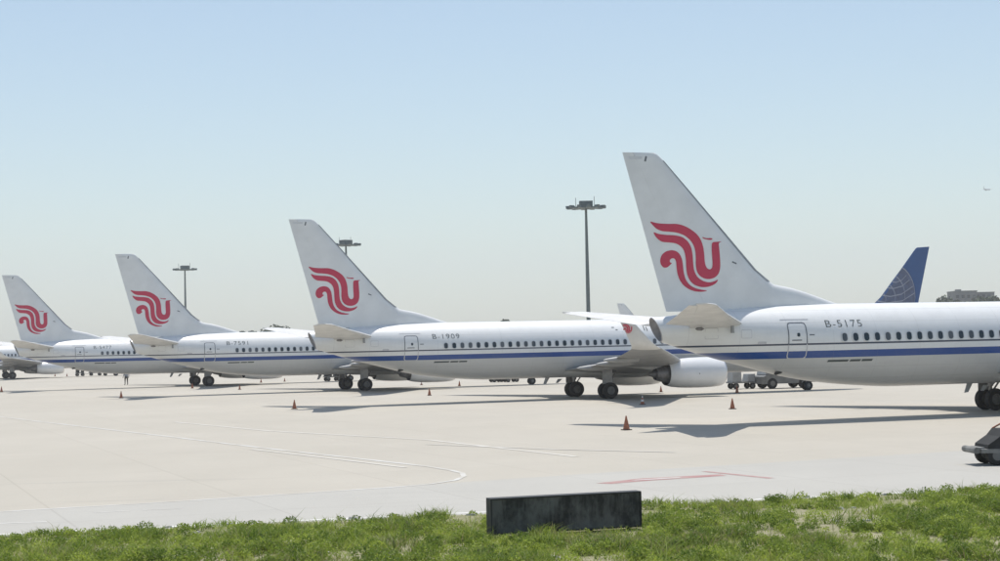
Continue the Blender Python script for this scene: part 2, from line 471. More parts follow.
def make_airliner(root, emblem=True, windows=True):
    # ---- fuselage
    Xs = list(np.unique(np.concatenate([np.array([0.0, .03, .08, .15, .3, .45, .6, .9, 1.2, 1.6, 2, 2.35, 2.7, 3.1, 3.6, 4.3, 5, 5.8, 6.6]), np.arange(8, 26.3, 2.0), np.arange(26.3, 37.0, .45)])))
    rings = [ring(X) for X in Xs] + [ring(37.05, shear=.25), ring(37.1, shear=.42)]
    V, F = loft(rings, (True, False))
    fus = mk('fuselage', V, F, M['livery'], root)
    # auxiliary power unit outlet: dark slanted end
    er = [ring(37.1, shear=.42), ring(37.13, shear=.42, inset=.93), ring(36.8, shear=.42, inset=.80)]
    V, F = loft(er, (False, True)); mk('exhaust_outlet', V, F, M['outlet'], root)
    # belly fairing between the wings
    br_ = []
    for X in np.linspace(11.6, 22.6, 22):
        u = (X - 11.6) / 11.0; w = math.sin(math.pi * u) ** .8 if 0 < u < 1 else 0.02
        P = []
        for i in range(24):
            t = 2 * math.pi * i / 24; c, s_ = math.cos(t), math.sin(t)
            c2 = abs(c) ** .75 * (1 if c > 0 else -1); s2 = abs(s_) ** .8 * (1 if s_ > 0 else -1)
            P.append((lx(X), (.75 + 1.2 * w) * c2, 2.15 + (.45 + .36 * w) * s2 * (1 if s_ < 0 else .6)))
        br_.append(P)
    V, F = loft(br_); mk('belly_fairing', V, F, M['livery'], root)
    # ---- tail fin
    zs = [4.7, 5.4, 6.0, 6.41, 7.14, 8, 9, 10, 10.61, 11.4, 12.0, 12.3, 12.46, 12.54]
    V, F = loft([airfoil_ring(FIN_LE(z), FIN_TE(z), z, fin_t(z) * (1 if z < 12.5 else .55), 0, .70) for z in zs])
    fin = mk('vertical_stabilizer', V, F, M['fin_white'], root, angle=.7)
    V, F = loft([airfoil_ring(FIN_LE(z), FIN_TE(z), z, fin_t(z), .7008, 1.0, 4) for z in [5.25, 6.41, 8, 10, 12.1, 12.535]])
    mk('rudder', V, F, M['fin_white'], fin, angle=.7)
    # polished leading edge
    zs2 = [6.6, 7.14, 8, 9, 10.61, 11.4, 12.2]
    rr_ = []
    for z in zs2:
        le, te = FIN_LE(z), FIN_TE(z); ch = te - le; P = []
        for c in (.036, .012, .003, 0.0): P.append((lx(le + ch * c - .012), naca(c, fin_t(z)) * ch * S + .012, z))
        for c in (.003, .012, .036): P.append((lx(le + ch * c - .012), -naca(c, fin_t(z)) * ch * S - .012, z))
        rr_.append(P)
    n = 7; V = [p for r_ in rr_ for p in r_]
    F = [(k * n + i, k * n + i + 1, (k + 1) * n + i + 1, (k + 1) * n + i) for k in range(len(rr_) - 1) for i in range(n - 1)]
    mk('leading_edge', V, F, M['steel'], fin)
    # dorsal fillet
    top = [(33.6, 7.0), (32.5, 6.86), (31.91, 6.44), (31.17, 6.29), (30.7, 6.15), (30.0, 5.90), (29.38, 5.66), (28.75, 5.44)]
    rr_ = []
    for X, z in top:
        h = z - 5.1; W_ = .16 + .10 * h
        rr_.append([(lx(X), W_ * math.cos(t), 5.1 + h * math.sin(t)) for t in np.linspace(-.05, math.pi + .05, 15)])
    V, F = loft(rr_); mk('dorsal_fillet', V, F, M['fin_white'], root, angle=1.2)
    # fin tip marks: small antenna panel
    for s_ in (-1, 1):
        fn = lambda X, z, s_=s_: (lx(X), s_ * (fin_y(X, z) + .012), z)
        surf_patch('antenna_panel', [[(38.35, 12.36), (37.75, 12.36), (37.78, 12.24), (38.30, 12.22)]], fn, M['surround'], fin)
        surf_patch('tip_marker', [[(37.62, 12.38), (37.55, 12.36), (37.60, 12.12), (37.68, 12.14)]], fn, M['outline'], fin)
        if emblem:
            polys = [[(EA[0][0] + EA[0][1] * u + EA[0][2] * v, EA[1][0] + EA[1][1] * u + EA[1][2] * v) for u, v in smooth_poly(p)] for p in EMBLEM]
            surf_patch('tail_emblem', polys, lambda X, z, s_=s_: (lx(X), s_ * (fin_y(X, z) + .02), z), M['red'], fin)
    # ---- horizontal tail
    for s_ in (-1, 1):
        st = [(.55, 4.56, 33.55, 37.25), (1.1, 4.63, 33.95, 37.40), (4.0, 5.01, 35.95, 38.10), (6.7, 5.36, 37.65, 38.80), (7.0, 5.40, 37.95, 38.92), (7.17, 5.42, 38.25, 38.95)]
        V, F = loft([surf_ring(y, z, a, b, .10 if y < 7 else .07, 0, .68, s_) for y, z, a, b in st])
        hs = mk('horizontal_stabilizer', V, F, M['stab_grey'], root, angle=.7)
        st2 = [(1.35, 4.662, 34.13, 37.46), (4.0, 5.01, 35.95, 38.10), (6.75, 5.367, 37.70, 38.82)]
        V, F = loft([surf_ring(y, z, a, b, .10, .681, 1.0, s_, 4) for y, z, a, b in st2])
        mk('elevator', V, F, M['stab_grey'], hs, angle=.7)
        mb = MB(); mb.box((lx(34.55), s_ * 1.42, 4.42), (.14, .10, .42), taper=.8); mb.build('sensor_vane', M['steel'], hs)
        mb = MB(); mb.lathe((lx(36.05), s_ * 1.5, 4.42), (1, 0, 0), [(-.22, .0), (-.12, .07), (.1, .08), (.26, .0)], 10); mb.build('hinge_fairing', M['exhaust'], hs)
    # ---- wings
    for s_ in (-1, 1):
        ws = [(.8, 2.08, 13.0, 21.9, .13), (1.9, 2.15, 13.75, 21.75, .13), (3.6, 2.32, 14.75, 21.25, .125), (5.6, 2.52, 15.9, 20.95, .12), (9.5, 2.88, 18.1, 21.85, .11), (13.5, 3.22, 20.35, 22.9, .10), (16.3, 3.46, 21.95, 23.72, .10)]
        V, F = loft([surf_ring(y, z, a, b, t, 0, 1, s_, 14, twist=.02) for y, z, a, b, t in ws])
        wg = mk('wing', V, F, M['wing_grey'], root, angle=.7)
        wl_ = [(16.3, 3.46, 21.95, 23.72, (0, 1)), (16.75, 3.54, 22.3, 23.88, (-.3, .95)), (17.08, 3.74, 22.68, 24.05, (-.75, .66)), (17.25, 4.05, 23.05, 24.24, (-.95, .3)), (17.42, 4.6, 23.60, 24.55, (-.97, .22)), (17.56, 5.04, 24.02, 24.82, (-.97, .22)), (17.58, 5.10, 24.25, 24.86, (-.97, .22))]
        V, F = loft([surf_ring(y, z, a, b, .09, 0, 1, s_, 10, cant=ct) for y, z, a, b, ct in wl_])
        wlt = mk('winglet', V, F, M['stab_grey'], wg, angle=.8)
        if emblem:
            P2 = []
            for p in EMBLEM:
                P2.append([(24.86 - u / 450 * .72, 5.12 - v / 480 * .70) for u, v in smooth_poly(p, 1)])
            surf_patch('winglet_emblem', P2, lambda X, z, s_=s_: (lx(X), s_ * (17.49 + (z - 4.82) * .31 + .075), z), M['red'], wg)
        for y, L in ((3.9, 3.0), (7.0, 2.7), (10.2, 2.2)):
            zz = 2.05 + (y - 1.9) * .092; te = float(np.interp(y, [1.9, 5.6, 16.3], [21.7, 20.95, 23.7]))
            mb = MB(); mb.lathe((lx(te + .75), s_ * y, zz - .06), (1, 0, .0), [(0, .02), (.25, .10), (.9, .20), (1.7, .23), (2.5, .16), (L + .4, .02)], 12)
            mb.build('flap_track_fairing', M['wing_grey'], wg)
    # ---- engines
    for s_ in (-1, 1):
        ey, ez = s_ * 4.83, 1.66
        prof = [(12.98, .80), (12.86, .83), (12.78, .87), (12.75, .905), (12.78, .945), (12.86, .985), (13.1, 1.03), (13.5, 1.065), (14.2, 1.085), (15.0, 1.075), (15.7, 1.03), (16.2, .965), (16.56, .86), (16.54, .83), (16.2, .86), (15.4, .88)]
        rr_ = []
        for X, r_ in prof:
            P = []
            for i in range(36):
                t = 2 * math.pi * i / 36; c, q = math.cos(t), math.sin(t)
                P.append((lx(X), ey + r_ * 1.03 * c, ez + r_ * q * (.965 if q < 0 else 1.0)))
            rr_.append(P)
        V, F = loft(rr_, (False, False))
        mi = [1 if k < 5 else (2 if k > 11 else 0) for k in range(len(prof) - 1) for i in range(36)]
        en = mk('engine', V, F, [M['cowl'], M['metal'], M['dark']], root, midx=mi, angle=.9)
        mb = MB(); mb.lathe((lx(15.3), ey, ez), (-1, 0, -.01), [(0, .66), (1.3, .64), (1.75, .56), (2.25, .43), (2.24, .38), (1.8, .36)], 24)
        mb.lathe((lx(15.3), ey, ez), (-1, 0, -.01), [(1.7, .30), (2.3, .25), (2.75, .10), (2.85, .0)], 18)
        mb.build('core_nozzle', M['exhaust'], en)
        mb = MB(); mb.lathe((lx(13.5), ey, ez), (1, 0, 0), [(-.05, .98), (0, .97), (.02, .30), (.35, .12), (.5, .0)], 24); mb.build('fan', M['dark'], en)
        py = []
        for X, z0, z1, w in ((13.7, 2.62, 2.72, .05), (14.6, 2.5, 2.92, .16), (16.0, 2.3, 2.92, .20), (17.6, 1.95, 2.5, .17), (19.2, 2.2, 2.45, .03)):
            py.append([(lx(X), ey - w, z0), (lx(X), ey + w, z0), (lx(X), ey + w * .8, z1), (lx(X), ey - w * .8, z1)])
        V, F = loft(py); mk('pylon', V, F, M['wing_grey'], en, angle=.5)
        mb = MB(); mb.tube((lx(14.75), ey + s_ * 1.09, ez - .05), (lx(14.75), ey + s_ * 1.125, ez - .05), .035, n=8); mb.build('drain_hole', M['dark'], en)
    # ---- landing gear
    def wheel(par, x, y, z, r, w):
        mb = MB()
        hw = w / 2
        mb.lathe((x, y, z), (0, 1, 0), [(-hw * .55, r * .50), (-hw * .85, r * .62), (-hw, r * .80), (-hw * .8, r * .95), (-hw * .35, r), (hw * .35, r), (hw * .8, r * .95), (hw, r * .80), (hw * .85, r * .62), (hw * .55, r * .50)], 28, mi=0)
        mb.lathe((x, y, z), (0, 1, 0), [(-hw * .5, 0), (-hw * .5, r * .25), (-hw * .7, r * .28), (-hw * .6, r * .51)], 20, mi=1)
        mb.lathe((x, y, z), (0, 1, 0), [(hw * .6, r * .51), (hw * .7, r * .28), (hw * .5, r * .25), (hw * .5, 0)], 20, mi=1)
        mb.build('wheel', [M['tyre'], M['rim']], par, angle=.8)
    for s_ in (-1, 1):
        mb = MB(); y0 = s_ * 2.86
        mb.tube((0, y0, .56), (0, y0 - s_ * .05, 1.3), .10, n=12); mb.tube((0, y0 - s_ * .05, 1.25), (0, y0 - s_ * .1, 2.25), .15, n=12)
        mb.tube((0, y0 - .45, .565), (0, y0 + .45, .565), .09, n=10)
        mb.tube((.1, y0, .9), (.9, y0 - s_ * .3, 2.1), .05, n=8); mb.tube((0, y0, 1.2), (0, y0 - s_ * 1.2, 2.0), .07, n=8)
        mb.box((-.15, y0 + s_ * .26, 1.52), (.75, .05, 1.0))
        mg = mb.build('main_gear', M['steel'], root)
        for q in (-1, 1): wheel(mg, 0, y0 + q * .42, .565, .565, .40)
    mb = MB(); nx = lx(4.05)
    mb.tube((nx, 0, .35), (nx, 0, 1.9), .085, n=12); mb.tube((nx, -.3, .345), (nx, .3, .345), .06, n=8); mb.tube((nx, 0, .9), (nx + 1.0, 0, 1.8), .05, n=8)
    for q in (-1, 1): mb.box((nx + .5, q * .38, 1.42), (1.6, .04, .55))
    ng = mb.build('nose_gear', M['steel'], root)
    for q in (-1, 1): wheel(ng, nx, q * .21, .345, .345, .2)
    # ---- aerials and masts
    mb = MB(); mb.prism([(22.35, 1.54), (22.62, 1.54), (22.78, 1.06), (22.60, 1.08)], -.03, .03, lambda X, z, t: (lx(X), t, z)); mb.build('drain_mast', M['wing_grey'], root, smooth=False)
    mb = MB(); mb.prism([(21.5, 1.40), (21.8, 1.40), (21.95, 1.12), (21.8, 1.12)], -.02, .02, lambda X, z, t: (lx(X), t, z)); mb.build('blade_aerial', M['wing_grey'], root, smooth=False)
    mb = MB(); mb.lathe((lx(32.1), -.55, 2.33), (1, 0, .3), [(-.25, 0), (-.15, .08), (.15, .09), (.3, 0)], 10); mb.build('outflow_valve', M['dark'], root)
    # ---- cockpit glazing
    for s_ in (-1, 1):
        for a0, a1, z0, z1 in ((2.05, 2.55, 4.02, 4.50), (2.62, 3.05, 4.05, 4.55), (3.12, 3.5, 4.1, 4.5)):
            surf_patch('cockpit_window', [[(a0, z0), (a1, z0 + .03), (a1, z1), (a0 + .1, z1 - .05)]], lambda X, z, s_=s_: (lx(X), s_ * (side_y(X, z) + .01), z), M['glass'], fus)
    # ---- doors
    def door(x0, x1, z0, z1, nm='service_door'):
        cx, cz, w, h = (x0 + x1) / 2, (z0 + z1) / 2, abs(x1 - x0), z1 - z0
        d = surf_patch(nm, [rrect(cx, cz, w - .06, h - .06, .12)], side_fn(.008), M['livery'], fus, .3)
        for (za, zb2, mt) in ((z0 - .1, 3.36, 'outline_pale'), (3.36, z1 + .1, 'outline')):
            pass
        o_, i_ = rrect(cx, cz, w + .03, h + .03, .15, 8), rrect(cx, cz, w - .065, h - .065, .11, 8)
        def dens(p):
            q = []
            for i, a in enumerate(p):
                b = p[(i + 1) % len(p)]; L = max(1, int(math.hypot(b[0] - a[0], b[1] - a[1]) / .15))
                q += [(a[0] + (b[0] - a[0]) * t / L, a[1] + (b[1] - a[1]) * t / L) for t in range(L)]
            return q
        # same subdivision on both outlines
        nn = 40
        def resample(p):
            p = p + [p[0]]; s0 = [0]
            for a, b in zip(p, p[1:]): s0.append(s0[-1] + math.hypot(b[0] - a[0], b[1] - a[1]))
            t = np.linspace(0, s0[-1], nn + 1)[:-1]
            return list(zip(np.interp(t, s0, [a[0] for a in p]), np.interp(t, s0, [a[1] for a in p])))
        o2, i2 = resample(o_), resample(i_)
        mi = [1 if (o2[k][1] + o2[(k + 1) % nn][1]) / 2 < 3.62 else 0 for k in range(nn)]
        ring_strip('door_frame', o2, i2, side_fn(.014), None, d, midx=mi, mats=[M['outline'], M['outline_pale']])
        surf_patch('door_window', [rrect(cx + .04, cz + .27, .15, .18, .06)], side_fn(.016), M['glass'], d)
        surf_patch('door_handle', [rrect(cx - .05, cz + .02, .50, .05, .02)], side_fn(.016), M['outline'], d)
    door(lx(32.13), lx(31.32), 2.96, 4.63)
    surf_patch('drip_rail', [[(lx(32.38), 4.765), (lx(31.12), 4.765), (lx(31.12), 4.80), (lx(32.38), 4.80)]], side_fn(.012), M['outline_pale'], fus)
    surf_patch('door_placard', [rrect(lx(31.10), 4.05, .26, .05, .02)], side_fn(.012), M['outline'], fus)
    surf_patch('static_port', [rrect(lx(33.25), 3.72, .42, .12, .05)], side_fn(.012), M['outline_pale'], fus)
    for X, z, w, h in ((30.75, 2.35, .9, .55), (27.2, 2.30, 1.1, .8), (24.6, 2.45, .5, .35), (33.9, 4.15, .5, .4), (35.3, 4.2, .6, .5)):
        o2, i2 = rrect(lx(X), z, w, h, .06, 4), rrect(lx(X), z, w - .035, h - .035, .05, 4)
        ring_strip('access_hatch', o2, i2, side_fn(.010), M['outline_pale'], fus)
    surf_patch('fin_placard', [[(33.92, 7.55), (33.72, 7.46), (33.74, 7.40), (33.94, 7.48)]], lambda X, z: (lx(X), -(fin_y(X, z) + .014), z), M['outline'], fin)
    door(lx(5.6), lx(4.75), 2.98, 4.66)
    # overwing exit
    o2, i2 = rrect(lx(16.9), 4.0, .62, 1.0, .14, 6), rrect(lx(16.9), 4.0, .54, .92, .11, 6)
    ring_strip('exit_outline', o2, i2, side_fn(.012), M['outline'], fus)
    if windows:
        # cabin windows: rounded pane with pale surround, one object each
        def wmesh():
            w, h = .27, .375; cz = 3.912
            X0 = 20.0
            o_ = rrect(0, cz, w + .09, h + .09, .15, 4); p_ = rrect(0, cz, w, h, .115, 4); n_ = len(o_)
            f1 = lambda x, z: (x, -(side_y(X0, z) + .020), z)
            V = [f1(*p) for p in o_] + [f1(*p) for p in p_] + [(a, b - .002, c) for a, b, c in (f1(*p) for p in p_)]
            F = [(i, (i + 1) % n_, n_ + (i + 1) % n_, n_ + i) for i in range(n_)] + [tuple(range(2 * n_, 3 * n_))]
            return V, F, [0] * n_ + [1]
        V, F, mi = wmesh()
        w0 = None
        for k in range(48):
            X = 29.63 - .508 * k
            if w0 is None:
                w0 = mk('cabin_window', V, F, [M['surround'], M['glass']], fus, smooth=False, midx=mi); w = w0
            else:
                w = w0.copy(); C.objects.link(w)
            w.location = (lx(X), side_y(20, 3.912) - side_y(X, 3.912), 0)
        # traces of the title ahead of the overwing exits and the maker's plate under the band
        surf_patch('title_mark', [rrect(lx(16.45), 4.85, .07, .34, .03), rrect(lx(16.28), 4.80, .07, .30, .03)], side_fn(.012), M['letter'], fus)
        for X, z, d_ in ((18.55, 4.95, .20), (18.35, 4.78, .16)):
            surf_patch('title_mark', [rrect(lx(X), z, d_, .05, .02), rrect(lx(X), z, .05, d_, .02)][:1], side_fn(.012), M['letter'], fus)
        for a, b in ((30.34, 29.42), (29.34, 28.86), (28.80, 28.31)):
            surf_patch('belly_lettering', [[(lx(a), 2.77), (lx(b), 2.77), (lx(b) + .05, 2.865), (lx(a) + .05, 2.865)]], side_fn(.012), M['letter'], fus, .3)
    return fus

STANDS = [  # ground point under the main gear, heading, registration, label
 (26.11, 83.12, .3586, 'B-5175', 'nearest white airliner, registration B-5175, with the tallest red phoenix tail fin'),
 (6.28, 118.44, .3782, 'B-1909', 'white airliner second from the camera, its winglet and whole engine in view, registration B-1909'),
 (-13.58, 153.78, .4042, 'B-7591', 'third white airliner in the row, its phoenix tail in front of the leftmost light mast'),
 (-34.03, 188.49, .4425, 'B-5477', 'fourth white airliner, smallest phoenix tail, fin tip at the left edge'),
 (-82.0, 276.9, .470, None, 'farthest parked airliner at the left edge, tail out of frame, engine and wheels showing'),
]
roots = []
for i, (gx, gy_, psi, reg, label) in enumerate(STANDS):
    if i == 0:
        root = empty('airliner', (gx, gy_, 0), psi)
        fus0 = make_airliner(root)
    else:
        root = copy_tree(roots[0], None, skip=('registration_lettering',))
        root.location = (gx, gy_, 0); root.rotation_euler = (0, 0, psi)
    tag(root, label, 'airliner', 'airliners with red phoenix tails parked in a row')
    roots.append(root)
for root, st in zip(roots, STANDS):
    if st[3]:
        fus = [c for c in root.children if c.name.split('.')[0] == 'fuselage'][0]
        lettering('registration_lettering', st[3], lx(30.40), lx(28.72), 4.385, 4.715, side_fn(.014), M['letter'], fus)

# plain white airliner far behind, only its fin tip shows
far = copy_tree(roots[0], None, skip=('registration_lettering', 'cabin_window', 'tail_emblem', 'winglet_emblem', 'title_lettering', 'title_mark', 'belly_lettering', 'service_door', 'exit_outline'))
ps = .40
fx, fy = 26.2, 374.0
o_ = (38.59 - 19.6) * S
far.location = (fx + o_ * math.cos(ps), fy + o_ * math.sin(ps), 0); far.rotation_euler = (0, 0, ps)
tag(far, 'far white airliner, its plain pale fin rising above the second airliner', 'airliner', 'airliners parked far behind the row')

# blue-tailed airliner
SC = 1.40
blue = copy_tree(far, None, skip=('vertical_stabilizer', 'dorsal_fillet'))
hd = math.pi - R(50)
bx, by = 65.8, 257.2
o_ = (38.0 - 19.6) * S * SC
blue.location = (bx + o_ * math.cos(hd), by + o_ * math.sin(hd), 0); blue.rotation_euler = (0, 0, hd); blue.scale = (SC, SC, SC)
zs = [4.7, 5.4, 6.0, 6.41, 7.14, 8, 9, 10, 10.61, 11.4, 12.0, 12.3, 12.46, 12.54]
V, F = loft([airfoil_ring(FIN_LE(z), FIN_TE(z), z, fin_t(z) * (1 if z < 12.5 else .55), 0, 1) for z in zs])
bfin = mk('vertical_stabilizer', V, F, M['tail_blue'], blue, angle=.7)
def zpx(u, v):      # enlarged-crop position on the blue fin -> station, height
    px, py = 870 + u / 8.63, 240 + v / 8.63
    t = (py - 248) / 53.0; z = 12.53 - 6.2 * t
    a, b = 918 - 33 * t, 930 - 9 * t
    c = (px - a) / (b - a)
    return (FIN_LE(z) + c * (FIN_TE(z) - FIN_LE(z)), z)
rim = [(325, 225), (350, 245), (372, 272), (392, 308), (406, 345), (416, 385), (421, 430), (424, 480), (420, 520)]
left = [(125, 520), (165, 460), (205, 398), (245, 335), (285, 275)]
for s_ in (-1, 1):
    fnb = lambda X, z, off=.0, s_=s_: (lx(X), s_ * (fin_y(X, z) + off), z)
    surf_patch('globe_field', [[zpx(*p) for p in rim + left]], lambda X, z: fnb(X, z, .02), M['globe_grey'], bfin)
    lines = [rim]
    for q in (.28, .52, .76): lines.append([(125 + (u - 125) * q + 20 * (1 - q), 520 - (520 - v) * q) for u, v in rim])
    lines += [[(245, 335), (285, 345), (330, 330), (362, 290)], [(215, 385), (270, 395), (330, 380), (385, 330)], [(180, 445), (250, 460), (330, 445), (408, 385)], [(150, 490), (240, 512), (340, 500), (420, 440)]]
    polys = []
    for ln in lines:
        w = 4.5
        polys.append([zpx(u, v - w) for u, v in ln] + [zpx(u - 2, v + w) for u, v in ln[::-1]])
    surf_patch('globe_line', polys, lambda X, z: fnb(X, z, .045), M['globe_line'], bfin)
tag(blue, 'airliner behind the row with a dark blue fin and pale globe lattice', 'airliner', 'airliners parked far behind the row')

# airliner in flight
fly = copy_tree(far, None, skip=('main_gear', 'nose_gear', 'antenna_panel', 'tip_marker', 'outflow_valve'))
fly.location = (616, 2090, 184); fly.rotation_euler = (R(0), R(-4), R(52)); fly.scale = (.5, .5, .5)
tag(fly, 'tiny grey airliner climbing in the sky at the right edge', 'airliner')

# ================================================================== light masts
M['mast'] = simple('galvanised_mast', (.12, .15, .15), .6, metal=.2, var=.2)
M['lamp'] = simple('floodlight_housing', (.09, .12, .12), .5, var=.2)
def make_mast():
    root = empty('light_mast')
    mb = MB(); mb.lathe((0, 0, 0), (0, 0, 1), [(0, .55), (.3, .55), (.31, .42), (15, .36), (29.4, .22), (30.2, .20)], 14); mb.build('pole', M['mast'], root)
    mb = MB(); mb.lathe((0, 0, 29.2), (0, 0, 1), [(0, 1.4), (.12, 2.5), (.35, 2.5), (.45, 1.4), (.3, .3), (.1, .3), (0, 1.4)], 20)
    for k in range(8):
        a = k * math.pi / 4; mb.tube((0, 0, 29.35), (2.6 * math.cos(a), 2.6 * math.sin(a), 29.5), .10, n=6)
    mb.box((0, 0, 30.2), (2.5, 2.2, 1.0)); mb.tube((1.6, 0, 29.3), (1.6, 0, 31.6), .05, n=6); mb.tube((-1.9, .3, 29.3), (-1.9, .3, 31.4), .05, n=6)
    mb.build('headframe', M['mast'], root, smooth=False)
    for k in range(12):
        a = k * math.pi / 6 + .1; mb = MB(); r_ = 3.2
        mb.box((r_ * math.cos(a), r_ * math.sin(a), 29.55), (1.15, .75, .5), rz=a, taper=.7, shear=(.25, 0)); mb.build('floodlight', M['lamp'], root, smooth=False)
    return root
mast = make_mast()
for k, (x, y, lab) in enumerate(((16.6, 314.7, 'tallest light mast, standing in open sky left of the largest tail fin'), (-98.7, 520.6, 'small light mast behind the dorsal fin of the third airliner'), (-38.2, 413.5, 'light mast head peeping out behind the second airliner fin'))):
    r_ = mast if k == 0 else copy_tree(mast)
    r_.location = (x, y, 0); r_.rotation_euler = (0, 0, k * .4); tag(r_, lab, 'light mast', 'floodlight masts behind the aircraft')

# ================================================================== trees and building on the skyline
def leaf_mat():
    k = NT('far_foliage')
    g = k.n('ShaderNodeNewGeometry').outputs['Random Per Island']
    k.l(k.mix(g, (.035, .055, .028), (.085, .115, .05)), k.b.inputs['Base Color']); k.b.inputs['Roughness'].default_value = .8
    return k.m
M['leaf'] = leaf_mat()
M['bark'] = simple('bark', (.09, .07, .05), .9, var=.3)
def make_tree(seed, h, w):
    rg = np.random.default_rng(seed)
    root = empty('tree')
    mb = MB(); mb.tube((0, 0, 0), (.2, .1, h * .45), .32, .2, 8); mb.tube((.2, .1, h * .45), (-.2, .3, h * .85), .2, .05, 6)
    for k in range(6):
        a = rg.uniform(0, 6.28); z0 = h * rg.uniform(.35, .6); mb.tube((.15, .1, z0), (math.cos(a) * w * .3, math.sin(a) * w * .3, z0 + h * .2), .12, .04, 6)
    mb.build('trunk', M['bark'], root)
    nb = 16
    cl = [(rg.uniform(-.33, .33) * w, rg.uniform(-.33, .33) * w, h * rg.uniform(.42, .86), rg.uniform(.14, .24) * w) for _ in range(nb)]
    V, F = [], []
    for _ in range(1500):
        cx, cy, cz, cr = cl[rg.integers(nb)]
        d = rg.normal(size=3); d /= np.linalg.norm(d); p = np.array([cx, cy, cz]) + d * cr * rg.uniform(.6, 1.0) ** .5 * np.array([1, 1, .8])
        if p[2] < h * .28: continue
        a = rg.normal(size=3); a /= np.linalg.norm(a); b = np.cross(a, rg.normal(size=3)); b /= np.linalg.norm(b); s0 = rg.uniform(.25, .6)
        k0 = len(V); V += [p + a * s0, p + b * s0 * .7, p - a * s0, p - b * s0 * .7]; F.append((k0, k0 + 1, k0 + 2, k0 + 3))
    mk('crown', V, F, M['leaf'], root, smooth=False)
    return root
trees = [make_tree(s, h, w) for s, h, w in ((1, 14, 9), (2, 14, 11), (3, 14, 8))]
used = [False] * 3
def tree(kind, x, y, sc, rz, lab, grp):
    t = trees[kind] if not used[kind] else copy_tree(trees[kind]); used[kind] = True
    t.location = (x, y, 0); t.scale = (sc, sc, sc); t.rotation_euler = (0, 0, rz); tag(t, lab, 'tree', grp)
ORD = 'leftmost second third fourth fifth sixth seventh eighth ninth'.split()
for k in range(9):
    px = 914 + k * 10.6; y = 690 + 25 * math.sin(k * 2.3)
    x = (px - 500) / 1662.4 * y * 1.0
    tree(k % 3, x + 9, y, (1.45 + .12 * math.sin(k * 1.7)), k * 1.1, ('%s dark green tree of the skyline belt at the far building' % (ORD[k] + ('' if k == 0 else ' from the left') + ',' )).replace(',', ', a'), 'trees of the right skyline belt')
for k, (x, y, sc) in enumerate(((-.6, 571, 1.0), (-3.6, 573, .86))):
    tree(k % 3, x, y, sc, k * 2., ('larger', 'smaller')[k] + ' tree top showing over the middle of the second airliner', 'trees over the second airliner')
for k, (x, y, sc) in enumerate(((-86.0, 640, 1.02), (-106, 710, .98), (-112, 712, .96), (-99, 705, .98), (-93, 690, .92))):
    tree((k + 1) % 3, x, y, sc, k * 2.2, ('tree top standing clear over the third airliner, just left of the second tail', 'middle tree of the low clump over the third airliner', 'leftmost tree of the low clump over the third airliner', 'right-hand tree of the low clump over the third airliner', 'lowest tree over the third airliner, right of the clump')[k], 'trees over the third airliner')
for k, (x, y, sc) in enumerate(((-200.5, 838, .98), (-196.5, 842, .92))):
    tree((k + 2) % 3, x, y, sc, k * 1.2, ('left', 'right')[k] + ' one of two tree tops over the fourth airliner', 'trees over the fourth airliner')

M['bld'] = simple('rendered_wall', (.24, .22, .22), .9, var=.15, scale=.2)
M['bld_roof'] = simple('flat_roof', (.22, .22, .22), .9, var=.2, scale=.2)
broot = empty('terminal_building', (243, 857, 0))
mb = MB(); mb.box((-5, 0, 12.9), (11, 16, 25.8)); mb.box((5.3, 1.5, 12.5), (9.6, 14, 25.0)); mb.build('wall', M['bld'], broot, smooth=False)
mb = MB(); mb.box((-5, 0, 26.0), (11.4, 16.4, .4)); mb.box((5.3, 1.5, 25.2), (9.9, 14.4, .4)); mb.box((-7, 0, 26.6), (2.5, 3, 1.0)); mb.build('roof', M['bld_roof'], broot, smooth=False)
wm = None
for fl in range(6):
    for c_ in range(7):
        xx = -9.5 + c_ * 2.8
        if abs(xx - .7) < .8: continue
        if wm is None:
            mb = MB(); mb.box((0, 0, 0), (1.5, .12, 1.7)); wm = mb.build('window', M['glass'], broot, smooth=False); w = wm
        else:
            w = wm.copy(); C.objects.link(w)
        w.location = (xx, -8.04 if xx < .4 else -5.54, 5.2 + fl * 3.6)
tag(broot, 'low flat-roofed building on the skyline at the right edge among trees', 'building')

